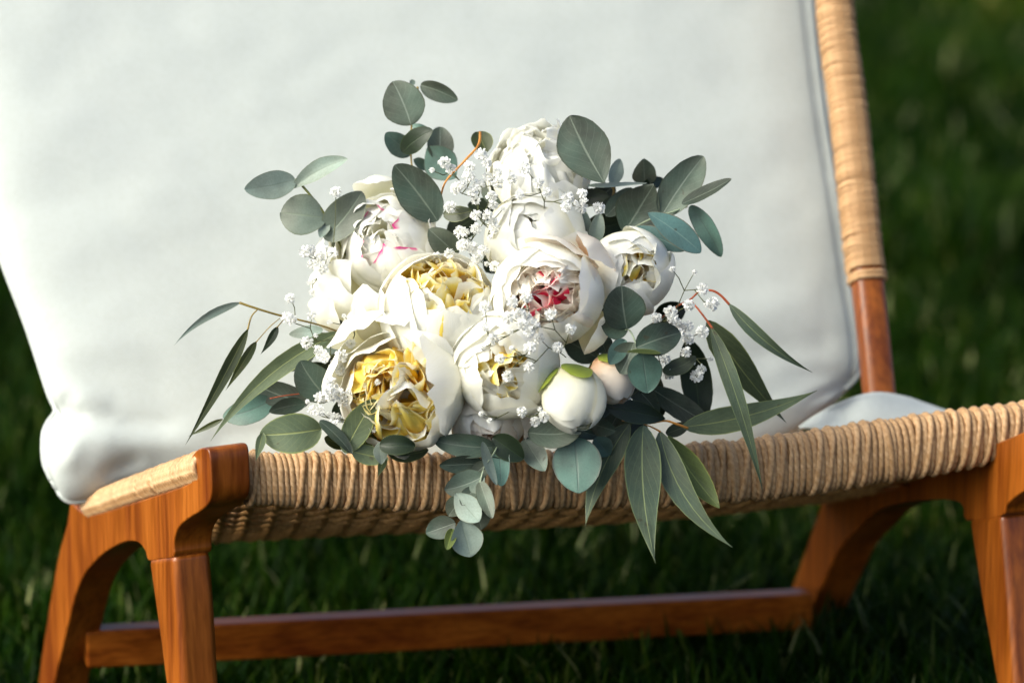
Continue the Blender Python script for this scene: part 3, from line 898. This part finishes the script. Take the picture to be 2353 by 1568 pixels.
# ---- leaves
def leaf(parent, B, T, wpx, tone, db, dt, bend=0, kind='r', roll=0, fold=.12, arch=0, droop=0, seed=0, ns=15, nt_=7):
    """B, T: picture positions of leaf base and tip; wpx full width; bend: sideways bow of the midrib (fraction of length); arch: bow towards the viewer"""
    r = random.Random(seed)
    B2 = Vector(B); T2 = Vector(T)
    dv = T2 - B2; L = dv.length
    if not arch: arch = r.uniform(-.08, .14)
    if fold == .12: fold = r.uniform(.04, .38)
    if not roll: roll = r.uniform(-14, 14)
    droop = droop + r.uniform(-14, 14)
    side = Vector((dv.y, -dv.x)) / max(L, 1e-6)
    M = (B2 + T2) / 2 + side * bend * L
    pts = []
    for i in range(ns):
        s = .5 - .5 * math.cos(math.pi * i / (ns - 1))
        q = B2 * (1 - s) ** 2 + M * 2 * s * (1 - s) + T2 * s * s
        d = db + (dt - db) * s - arch * 4 * s * (1 - s) * L * 2.65 / FPX
        pts.append((s, P(q.x, q.y, d)))
    rows = []; uvs = []
    hw = wpx * .5 * (db + dt) * .5 / FPX
    ph = r.random() * 6; wv = r.uniform(.03, .08)
    for i, (s, p) in enumerate(pts):
        t = (pts[min(i + 1, ns - 1)][1] - pts[max(i - 1, 0)][1]).normalized()
        vdir = (CAM - p).normalized()
        c = t.cross(vdir).normalized(); nrm = c.cross(t).normalized()
        ra = math.radians(roll + droop * s)
        cc = c * math.cos(ra) + nrm * math.sin(ra); nn = nrm * math.cos(ra) - c * math.sin(ra)
        if kind == 'r': f = max(0, math.sin(math.pi * min(1, s) ** .88)) ** .58
        elif kind == 'o': f = max(0, math.sin(math.pi * s ** 1.15)) ** .62
        elif kind == 'e': f = max(0, math.sin(math.pi * s ** .95)) ** .8
        else: f = max(0, math.sin(math.pi * s ** .62)) ** 1.15 * (1 - .12 * s)
        f = max(f, .02)
        row = []; ur = []
        for j in range(nt_):
            tt = -1 + 2 * j / (nt_ - 1)
            h = fold * abs(tt) ** 1.3 * hw * f + wv * hw * abs(tt) * math.sin(5 * s + ph + (1.5 if tt > 0 else 0)) + .05 * hw * noise.noise((s * 3 + ph, tt * 2, seed))
            ed = 1 + .05 * noise.noise((s * 4 + ph, tt, seed * .37)) - .10 * max(0, noise.noise((s * 13 + ph, tt * .6, seed * .7)) - .35)
            row.append(p + cc * (tt * hw * f * ed) + nn * h); ur.append(((tt + 1) / 2, s))
        rows.append(row); uvs.append(ur)
    m = MB(); m.grid(rows, uvs)
    return m.build('leaf', LEAF[tone], parent)

def sprig(name, label, stems, leaves, mat, dflt, seed):
    m = MB()
    for st in stems:
        pts = st['p']; r = st.get('r', 3.2)
        pp = cr([Vector(q) if len(q) == 3 else Vector((q[0], q[1], dflt)) for q in pts], 5)
        wp = [P(q.x, q.y, q.z) for q in pp]
        n = len(wp)
        m.tube(wp, [r * 2.65 / FPX * (1 - .45 * i / n) for i in range(n)], 6)
    o = m.build(name, mat, bouquet)
    tag(o, label)
    for i, l in enumerate(leaves):
        B, T, w_, tone = l[:4]
        kw = dict(l[4]) if len(l) > 4 else {}
        d = kw.pop('d', dflt); dz = kw.pop('dz', None)
        if dz is None: dz = random.Random(seed * 31 + i).uniform(-.022, .022)
        leaf(o, B, T, w_, tone, d, d + dz, seed=seed * 50 + i, **kw)
    return o

EU = 'eucalyptus_sprig'; WI = 'willow_eucalyptus_sprig'
sprig(EU, 'pale grey eucalyptus sprig reaching out at the upper left', [dict(p=[(680, 410, 2.69), (718, 455, 2.69), (751, 500, 2.69), (780, 560, 2.70), (850, 700, 2.74)], r=3.6)], [
    ((678, 412), (561, 434), 66, 'p', dict(bend=.07, fold=.25)), ((673, 433), (799, 366), 46, 'p', dict(bend=.12, fold=.5, roll=20, kind='o')),
    ((752, 501), (645, 488), 96, 'm', dict(kind='o', fold=.2)), ((744, 548), (832, 440), 84, 'm', dict(fold=.3, bend=-.08)), ((772, 540), (793, 592), 40, 'g', dict(d=2.72)), ((752, 510), (735, 545), 26, 'p', {})], STEM_G, 2.69, 1)
sprig(EU, 'upright eucalyptus sprig at the top with round leaves', [dict(p=[(960, 200, 2.735), (948, 250, 2.73), (944, 330, 2.73), (948, 390, 2.73), (975, 470, 2.735), (1020, 560, 2.75)], r=3.0)], [
    ((944, 288), (902, 187), 98, 'g', dict(kind='r', bend=-.05, d=2.706, dz=0.0, arch=.02)), ((966, 196), (1051, 231), 48, 'g', dict(bend=.08, fold=.45, roll=-15, d=2.74)), ((950, 196), (944, 183), 14, 'p', dict(d=2.74)), ((945, 288), (986, 298), 16, 't', dict(d=2.74)),
    ((946, 350), (886, 305), 54, 't', dict(bend=.1, d=2.735)), ((925, 350), (994, 299), 52, 'k', dict(bend=.12, d=2.715)), ((1010, 372), (1011, 291), 62, 'g', dict(d=2.745)), ((1046, 410), (982, 338), 84, 't', dict(d=2.735, kind='e')), ((950, 366), (985, 388), 26, 't', dict(d=2.745)),
    ((1005, 508), (906, 379), 96, 'd', dict(d=2.685, bend=-.04, fold=.08)), ((1050, 585), (985, 526), 62, 'g', dict(d=2.69)), ((1018, 492), (1085, 484), 38, 'q', dict(d=2.67, bend=-.1))], STEM_O, 2.73, 2)
sprig(EU, 'olive leaf on an orange stalk beside the ruffled top peony', [dict(p=[(1103, 304, 2.70), (1098, 335, 2.69), (1063, 374, 2.68), (1022, 420, 2.685), (1010, 470, 2.70)], r=3.4)], [
    ((1118, 350), (1096, 303), 50, 'q', dict(d=2.715))], STEM_OR, 2.70, 3)
sprig(EU, 'big dark round eucalyptus leaves beside the ruffled top peony', [dict(p=[(1375, 405, 2.70), (1390, 423, 2.70), (1410, 440, 2.71), (1380, 520, 2.76)], r=4)], [
    ((1388, 421), (1308, 266), 120, 'd', dict(d=2.662, kind='o', bend=.05, fold=.06)), ((1405, 425), (1425, 365), 36, 'p', dict(d=2.715)), ((1350, 426), (1486, 421), 46, 'p', dict(d=2.69, roll=74, kind='r', fold=0, dz=0)),
    ((1481, 424), (1478, 365), 56, 'g', dict(d=2.74)), ((1476, 430), (1524, 412), 30, 'k', dict(d=2.73)), ((1360, 470), (1412, 425), 50, 'd', dict(d=2.73)), ((1392, 497), (1452, 432), 44, 'd', dict(d=2.70)), ((1310, 470), (1400, 452), 42, 'k', dict(d=2.71, bend=.15)),
    ((1345, 570), (1335, 476), 40, 'p', dict(d=2.69)), ((1362, 570), (1378, 490), 36, 'p', dict(d=2.685, fold=.4))], STEM_O, 2.70, 4)
sprig(EU, 'eucalyptus sprig fanning out at the upper right', [dict(p=[(1578, 474, 2.69), (1545, 487, 2.685), (1518, 494, 2.685), (1480, 510, 2.69), (1446, 531, 2.70), (1380, 590, 2.75)], r=2.8)], [
    ((1520, 495), (1616, 359), 88, 'g', dict(d=2.69, bend=.05)), ((1566, 468), (1680, 411), 50, 'd', dict(d=2.675, roll=52, bend=-.04)), ((1584, 473), (1656, 590), 48, 't', dict(d=2.70, bend=.08, fold=.3)),
    ((1488, 489), (1610, 580), 62, 'b', dict(d=2.665, bend=.06, kind='o')), ((1452, 527), (1572, 576), 46, 'b', dict(d=2.69, bend=.06)), ((1432, 536), (1502, 424), 104, 'd', dict(d=2.70, kind='e')), ((1500, 520), (1548, 470), 40, 'd', dict(d=2.70))], STEM_GREY, 2.69, 5)
sprig(EU, 'dark eucalyptus sprig right of the pink hearted peony', [dict(p=[(1482, 825, 2.60), (1474, 806, 2.60), (1462, 790, 2.60), (1440, 756, 2.61), (1400, 800, 2.68)], r=2.8)], [
    ((1440, 756), (1428, 656), 104, 'd', dict(d=2.605, bend=.06)), ((1442, 757), (1380, 738), 62, 'd', dict(d=2.615)), ((1462, 798), (1563, 764), 76, 'd', dict(d=2.595, bend=.05)),
    ((1456, 786), (1424, 858), 74, 'g', dict(d=2.605, bend=.05)), ((1436, 780), (1398, 836), 44, 't', dict(d=2.612)), ((1475, 809), (1488, 902), 82, 't', dict(d=2.59, fold=.06)), ((1440, 808), (1518, 811), 26, 'q', dict(d=2.59, roll=68, dz=0)), ((1376, 770), (1394, 812), 46, 'd', dict(d=2.66)),
    ((1465, 850), (1437, 912), 60, 'd', dict(d=2.65)), ((1522, 854), (1598, 818), 42, 'k', dict(d=2.635, bend=-.12, roll=25)), ((1440, 876), (1512, 952), 52, 'd', dict(d=2.655, bend=.12))], STEM_GREY, 2.60, 6)
sprig(WI, 'long willow eucalyptus hanging off red stalks on the right', [dict(p=[(1676, 700, 2.66), (1655, 678, 2.66), (1634, 667, 2.66), (1606, 670, 2.66), (1585, 688, 2.66), (1550, 707, 2.665), (1480, 760, 2.72)], r=3.4), dict(p=[(1638, 756, 2.655), (1611, 719, 2.657), (1586, 689, 2.66)], r=3.2)], [
    ((1675, 698), (1866, 855), 34, 'l', dict(kind='l', bend=-.11, d=2.655)), ((1633, 752), (1753, 1131), 42, 'l', dict(kind='l', bend=.04, d=2.655, dz=.02, fold=.2)), ((1625, 735), (1806, 970), 74, 'o', dict(kind='l', bend=-.05, d=2.675, dz=.05)),
    ((1578, 780), (1607, 985), 74, 'k', dict(kind='r', bend=.07, d=2.71)), ((1484, 884), (1645, 986), 58, 'd', dict(kind='e', d=2.70))], STEM_R, 2.66, 7)
sprig(WI, 'willow eucalyptus lying along the woven rail on the right', [dict(p=[(1580, 983, 2.66), (1545, 970, 2.655), (1524, 966, 2.655), (1480, 972, 2.66), (1400, 960, 2.70)], r=3.4), dict(p=[(1517, 991, 2.65), (1498, 981, 2.65), (1478, 973, 2.655)], r=2.6)], [
    ((1566, 980), (1877, 896), 66, 'o', dict(kind='l', bend=-.09, d=2.665, dz=.03)), ((1600, 965), (1708, 932), 26, 'o', dict(kind='l', d=2.69)), ((1388, 934), (1528, 962), 54, 'k', dict(kind='e', bend=.03, d=2.63, dz=.02)),
    ((1478, 975), (1506, 1292), 92, 'l', dict(kind='l', bend=-.09, d=2.64, dz=-.015)), ((1446, 972), (1344, 1212), 68, 'l', dict(kind='l', bend=-.12, d=2.64, dz=-.01)),
    ((1534, 1000), (1653, 1166), 64, 'y', dict(kind='e', bend=-.06, d=2.665, dz=-.01)), ((1516, 990), (1682, 1256), 68, 'l', dict(kind='l', bend=-.20, d=2.65, dz=-.01)), ((1530, 996), (1585, 975), 32, 'd', dict(d=2.69))], STEM_OR, 2.655, 8)
sprig(EU, 'grey and teal eucalyptus leaves hanging over the rail below the bud', [dict(p=[(1340, 985, 2.62), (1325, 990, 2.63), (1290, 980, 2.66), (1250, 950, 2.70)], r=3)], [
    ((1212, 992), (1338, 985), 70, 'g', dict(d=2.615, bend=-.13, kind='r', fold=.1)), ((1318, 1004), (1328, 1132), 116, 't', dict(d=2.622, kind='r', bend=.04, fold=.05, dz=-.01)), ((1204, 1008), (1252, 1082), 56, 'p', dict(d=2.638)), ((1366, 1006), (1400, 1046), 50, 't', dict(d=2.63)),
    ((1318, 985), (1376, 1002), 32, 'd', dict(d=2.635)), ((1358, 972), (1414, 990), 44, 'd', dict(d=2.64)), ((1420, 950), (1392, 1000), 40, 'd', dict(d=2.66))], STEM_GREY, 2.62, 9)
sprig(EU, 'trailing eucalyptus sprig hanging down in front of the woven rail', [dict(p=[(1080, 1225, 2.60), (1092, 1165, 2.598), (1101, 1120, 2.598), (1112, 1075, 2.60), (1140, 1030, 2.61), (1150, 985, 2.65)], r=3.0)], [
    ((1138, 1027), (998, 1012), 56, 'd', dict(d=2.612, bend=.06)), ((1132, 1004), (1202, 1054), 58, 'k', dict(d=2.612, dz=.004)), ((1152, 1116), (1151, 1000), 46, 't', dict(d=2.61, bend=.05)), ((1108, 1014), (1141, 1114), 26, 'p', dict(d=2.598, roll=30, bend=-.06)),
    ((1110, 1064), (1009, 1068), 44, 'd', dict(d=2.612)), ((1112, 1092), (1020, 1124), 66, 'g', dict(d=2.60, bend=.1)), ((1102, 1106), (1131, 1190), 38, 'g', dict(d=2.598, fold=.4)), ((1120, 1062), (1078, 1100), 40, 'g', dict(d=2.606)), ((1128, 1050), (1162, 1092), 34, 'd', dict(d=2.612)), ((1090, 1120), (1060, 1160), 36, 'g', dict(d=2.602)), ((1098, 1150), (1062, 1180), 40, 'd', dict(d=2.608)), ((1046, 1132), (1100, 1198), 60, 'p', dict(d=2.59, kind='o')),
    ((1088, 1148), (1106, 1216), 62, 'g', dict(d=2.605)), ((1062, 1140), (1030, 1184), 48, 'g', dict(d=2.61)), ((1046, 1200), (978, 1224), 54, 'd', dict(d=2.602)), ((1058, 1192), (1082, 1278), 76, 'p', dict(d=2.588, kind='o')), ((1040, 1214), (1026, 1262), 26, 'y', dict(d=2.596))], STEM_GREY, 2.60, 10)
sprig(EU, 'olive green eucalyptus leaves folded over the rail at the lower left', [dict(p=[(740, 984, 2.61), (790, 1000, 2.615), (840, 1000, 2.64), (920, 980, 2.69)], r=3)], [
    ((738, 985), (597, 998), 94, 'o', dict(d=2.605, bend=.05, kind='r', dz=.0, fold=.1)), ((604, 994), (587, 1060), 24, 'o', dict(d=2.602, kind='l')), ((792, 1040), (862, 917), 66, 'o', dict(d=2.60, bend=.06, kind='r')), ((734, 966), (808, 1042), 36, 'd', dict(d=2.598, roll=30, bend=.08)),
    ((806, 1038), (868, 998), 32, 'y', dict(d=2.605)), ((808, 1036), (892, 1056), 46, 'o', dict(d=2.60)), ((872, 1014), (876, 1066), 34, 'p', dict(d=2.596, kind='e')), ((884, 1050), (868, 1094), 20, 'o', dict(d=2.59, kind='l')), ((872, 1022), (954, 1024), 48, 'k', dict(d=2.592, dz=.0, fold=.4)), ((890, 1040), (984, 1032), 42, 'o', dict(d=2.622, bend=-.15)), ((745, 1005), (800, 1028), 30, 'q', dict(d=2.622))], STEM_G, 2.61, 11)
sprig(EU, 'teal eucalyptus leaves low on the left of the bouquet', [dict(p=[(620, 915, 2.66), (656, 908, 2.66), (720, 900, 2.67), (830, 880, 2.72)], r=1.8)], [
    ((625, 917), (511, 957), 64, 't', dict(d=2.682, dz=0, bend=.12, fold=.25)), ((712, 922), (578, 876), 62, 'd', dict(d=2.675, dz=.005, bend=.12, fold=.2)), ((756, 916), (690, 828), 84, 'd', dict(d=2.645, bend=.1)), ((702, 928), (618, 946), 38, 'd', dict(d=2.67, bend=-.1)), ((728, 800), (645, 850), 46, 'k', dict(d=2.69, kind='e'))], STEM_R, 2.66, 12)
sprig(WI, 'long narrow willow eucalyptus reaching out on the left', [dict(p=[(550, 695, 2.645), (582, 706, 2.645), (642, 724, 2.65), (752, 752, 2.67), (860, 800, 2.73)], r=3.4), dict(p=[(569, 757, 2.64), (577, 728, 2.643), (592, 710, 2.645)], r=2.4), dict(p=[(588, 786, 2.66), (618, 752, 2.66), (644, 730, 2.655)], r=1.5), dict(p=[(636, 752, 2.665), (648, 738, 2.66), (654, 728, 2.655)], r=1.6)], [
    ((552, 695), (400, 793), 20, 'p', dict(kind='l', bend=-.16, d=2.645)), ((784, 762), (484, 1012), 50, 'o', dict(kind='l', bend=-.15, d=2.64, dz=-.01)), ((570, 755), (426, 1021), 32, 'q', dict(kind='l', bend=.02, d=2.64)), ((589, 784), (518, 897), 24, 'q', dict(kind='l', d=2.66)), ((638, 750), (598, 814), 20, 'k', dict(kind='l', d=2.665, bend=.06)), ((742, 757), (664, 768), 30, 'p', dict(d=2.68)), ((512, 962), (432, 1002), 14, 'q', dict(kind='l', d=2.655))], STEM_O, 2.65, 13)
# dark leaves filling the heart of the bouquet
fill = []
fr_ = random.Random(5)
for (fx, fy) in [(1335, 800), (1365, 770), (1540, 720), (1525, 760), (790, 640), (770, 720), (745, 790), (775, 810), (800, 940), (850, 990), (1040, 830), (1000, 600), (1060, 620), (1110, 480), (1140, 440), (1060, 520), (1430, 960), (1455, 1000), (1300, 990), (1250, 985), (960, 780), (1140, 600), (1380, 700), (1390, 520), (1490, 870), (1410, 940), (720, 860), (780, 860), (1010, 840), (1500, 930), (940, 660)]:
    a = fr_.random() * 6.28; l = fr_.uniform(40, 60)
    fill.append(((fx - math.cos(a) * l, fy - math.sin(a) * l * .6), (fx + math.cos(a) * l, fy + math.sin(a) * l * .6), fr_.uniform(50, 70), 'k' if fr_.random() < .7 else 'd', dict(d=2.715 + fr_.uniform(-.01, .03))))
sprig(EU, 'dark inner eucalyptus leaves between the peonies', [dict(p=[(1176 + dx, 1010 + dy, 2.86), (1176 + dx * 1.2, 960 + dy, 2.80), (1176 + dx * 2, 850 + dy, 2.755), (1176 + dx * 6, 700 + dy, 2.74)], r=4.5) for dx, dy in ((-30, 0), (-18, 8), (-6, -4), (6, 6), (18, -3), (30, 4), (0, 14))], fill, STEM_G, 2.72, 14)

# ---- baby's breath
def floret_mesh(seed):
    r = random.Random(seed)
    v = []; f = []; uv = []
    R = 1.0
    n = 40
    for k in range(n):
        # direction over the front 3/4 of a ball
        z = 1 - 1.55 * (k + .5) / n; ph = k * 2.39996 + r.uniform(-.3, .3)
        q = math.sqrt(max(0, 1 - z * z))
        dirv = Vector((q * math.cos(ph), q * math.sin(ph), z))
        t1 = dirv.cross(Vector((.3, .5, .8))).normalized(); t2 = dirv.cross(t1)
        an = r.random() * 6.28
        a = t1 * math.cos(an) + t2 * math.sin(an); b = dirv.cross(a)
        l = r.uniform(.78, 1.05); wd = r.uniform(.17, .27)
        b0 = len(v)
        base = dirv * .15
        for (s, wf, lift) in ((.2, .35, 0), (.65, 1, .05), (1, .75, -.02)):
            c = base.lerp(dirv * l, s)
            tl = b * (lift + .18 * s * r.uniform(-1, 1))
            v += [c - a * wd * wf + tl, c + b * .12 * wf + tl, c + a * wd * wf + tl]
            uv += [(0, s), (.5, s), (1, s)]
        for i in range(2):
            for j in range(2):
                q0 = b0 + i * 3 + j
                f.append((q0, q0 + 1, q0 + 4, q0 + 3))
    me = bpy.data.meshes.new('floret')
    me.from_pydata(v, [], f)
    ul = me.uv_layers.new(name='UVMap')
    for l in me.loops: ul.data[l.index].uv = uv[l.vertex_index]
    me.polygons.foreach_set('use_smooth', [True] * len(me.polygons))
    me.materials.append(FLORET); me.update()
    return me
FM = [floret_mesh(i) for i in range(6)]
def gyps(label, pts, root, d, seed, dj=.012, size=(12.5, 17), tiny=()):
    r = random.Random(seed)
    nodes = [P(root[0], root[1], root[2])]
    heads = []
    for (x, y) in pts:
        dd = d + r.uniform(-dj, dj)
        heads.append((x, y, dd, r.uniform(*size)))
    for (x, y) in tiny:
        heads.append((x, y, d + r.uniform(-dj, dj), r.uniform(6, 8)))
    rootp = nodes[0]
    todo = sorted(heads, key=lambda h: (P(h[0], h[1], h[2]) - rootp).length)
    m = MB()
    tree = [rootp]
    stemr = 1.25 * 2.65 / FPX
    place = []
    for (x, y, dd, s) in todo:
        p = P(x, y, dd)
        back = p + FWD * (s * .9 * dd / FPX)
        best = min(tree, key=lambda q: (q - back).length + .25 * (q - rootp).length)
        knee = best.lerp(back, .55) + FWD * r.uniform(.002, .006) + SV(r.uniform(-1, 1), r.uniform(-1, .3), 0) * .003
        m.tube([best, best.lerp(knee, .5) + FWD * .001, knee, knee.lerp(back, .5) + FWD * .0005, back, p], [stemr, stemr, stemr, stemr * .8, stemr * .8, stemr * .6], 5)
        tree.append(knee)
        place.append((p, s * dd / FPX, (p - knee).normalized()))
    o = m.build('gypsophila_sprig', STEM_T, bouquet)
    tag(o, label)
    ow = wloc(o)
    for (p, s, dv) in place:
        f = bpy.data.objects.new('floret', FM[r.randrange(6)])
        C.objects.link(f); f.parent = o; f.location = p - ow
        z = (dv * .6 - FWD * .75 + UP * .2).normalized()
        f.rotation_euler = (z.to_track_quat('Z', 'Y') @ Matrix.Rotation(r.random() * 6.28, 3, 'Z').to_quaternion()).to_euler()
        f.scale = (s, s, s * .85)
    return o

gyps("spray of baby's breath beside the ruffled top peony", [(1105, 355), (1118, 375), (1078, 382), (1076, 406), (1062, 423), (1121, 406), (1143, 395), (1143, 420), (1172, 410), (1093, 460), (1129, 451), (1132, 471), (1093, 494), (1119, 494), (1093, 525), (1132, 510), (1135, 524), (1067, 533), (1087, 570), (1094, 595), (1067, 561), (1136, 612), (1021, 373), (1035, 388), (1034, 475), (1047, 433), (1056, 533), (1061, 564), (1032, 582), (1003, 591), (1085, 440), (1100, 425), (1110, 575)], (1090, 600, 2.70), 2.645, 1, tiny=[(992, 391), (1118, 606), (1155, 480), (1125, 545)])
gyps("thin spray of baby's breath across the ruffled top peony", [(1205, 386), (1193, 448), (1236, 420), (1256, 441), (1304, 454), (1337, 444), (1301, 475), (1335, 474), (1375, 477)], (1250, 478, 2.64), 2.605, 2, tiny=[(1345, 460), (1322, 465)])
gyps("spray of baby's breath left of the loose peony", [(713, 575), (740, 616), (716, 605), (702, 578), (765, 580), (771, 441), (735, 590)], (800, 620, 2.68), 2.66, 3, tiny=[(750, 570), (712, 648), (716, 670)])
gyps("spray of baby's breath over the long leaves on the left", [(666, 685), (716, 723), (669, 734), (705, 787), (732, 803), (746, 820), (795, 762), (784, 817), (771, 839), (782, 850), (660, 728), (740, 815), (806, 789)], (810, 740, 2.67), 2.62, 4, tiny=[(757, 740), (790, 725), (725, 770)])
gyps("cluster of baby's breath at the lower left of the ragged peony", [(760, 880), (768, 894), (736, 913), (760, 910), (787, 921), (718, 941), (735, 943), (771, 960), (757, 895), (778, 905), (846, 884), (842, 974), (856, 982)], (880, 990, 2.62), 2.595, 5, tiny=[(867, 877), (706, 922), (757, 952), (800, 900)])
gyps("spray of baby's breath across the pink hearted and cream peonies", [(1114, 704), (1114, 751), (1177, 693), (1210, 682), (1194, 721), (1167, 729), (1211, 729), (1265, 722), (1215, 761), (1238, 776), (1133, 778), (1310, 755), (1217, 798), (1281, 798), (1148, 824), (1215, 843), (1167, 864), (1200, 745), (1225, 745)], (1300, 820, 2.60), 2.562, 6, tiny=[(1174, 762), (1176, 799), (1108, 798)])
gyps("few baby's breath florets below the cream peony", [(1199, 946), (1229, 968), (1249, 957)], (1180, 940, 2.60), 2.585, 7, tiny=[(1125, 965), (1105, 950), (1240, 940)])
gyps("spray of baby's breath between the red stalks on the right", [(1540, 716), (1546, 731), (1508, 731), (1570, 752), (1580, 749), (1582, 778), (1614, 761), (1576, 808), (1528, 824), (1600, 863), (1611, 848), (1637, 698), (1582, 701), (1614, 663), (1537, 858), (1437, 920), (1555, 745), (1562, 765)], (1500, 740, 2.68), 2.645, 8, tiny=[(1631, 824), (1488, 823), (1591, 832), (1595, 626), (1544, 618), (1622, 700)])
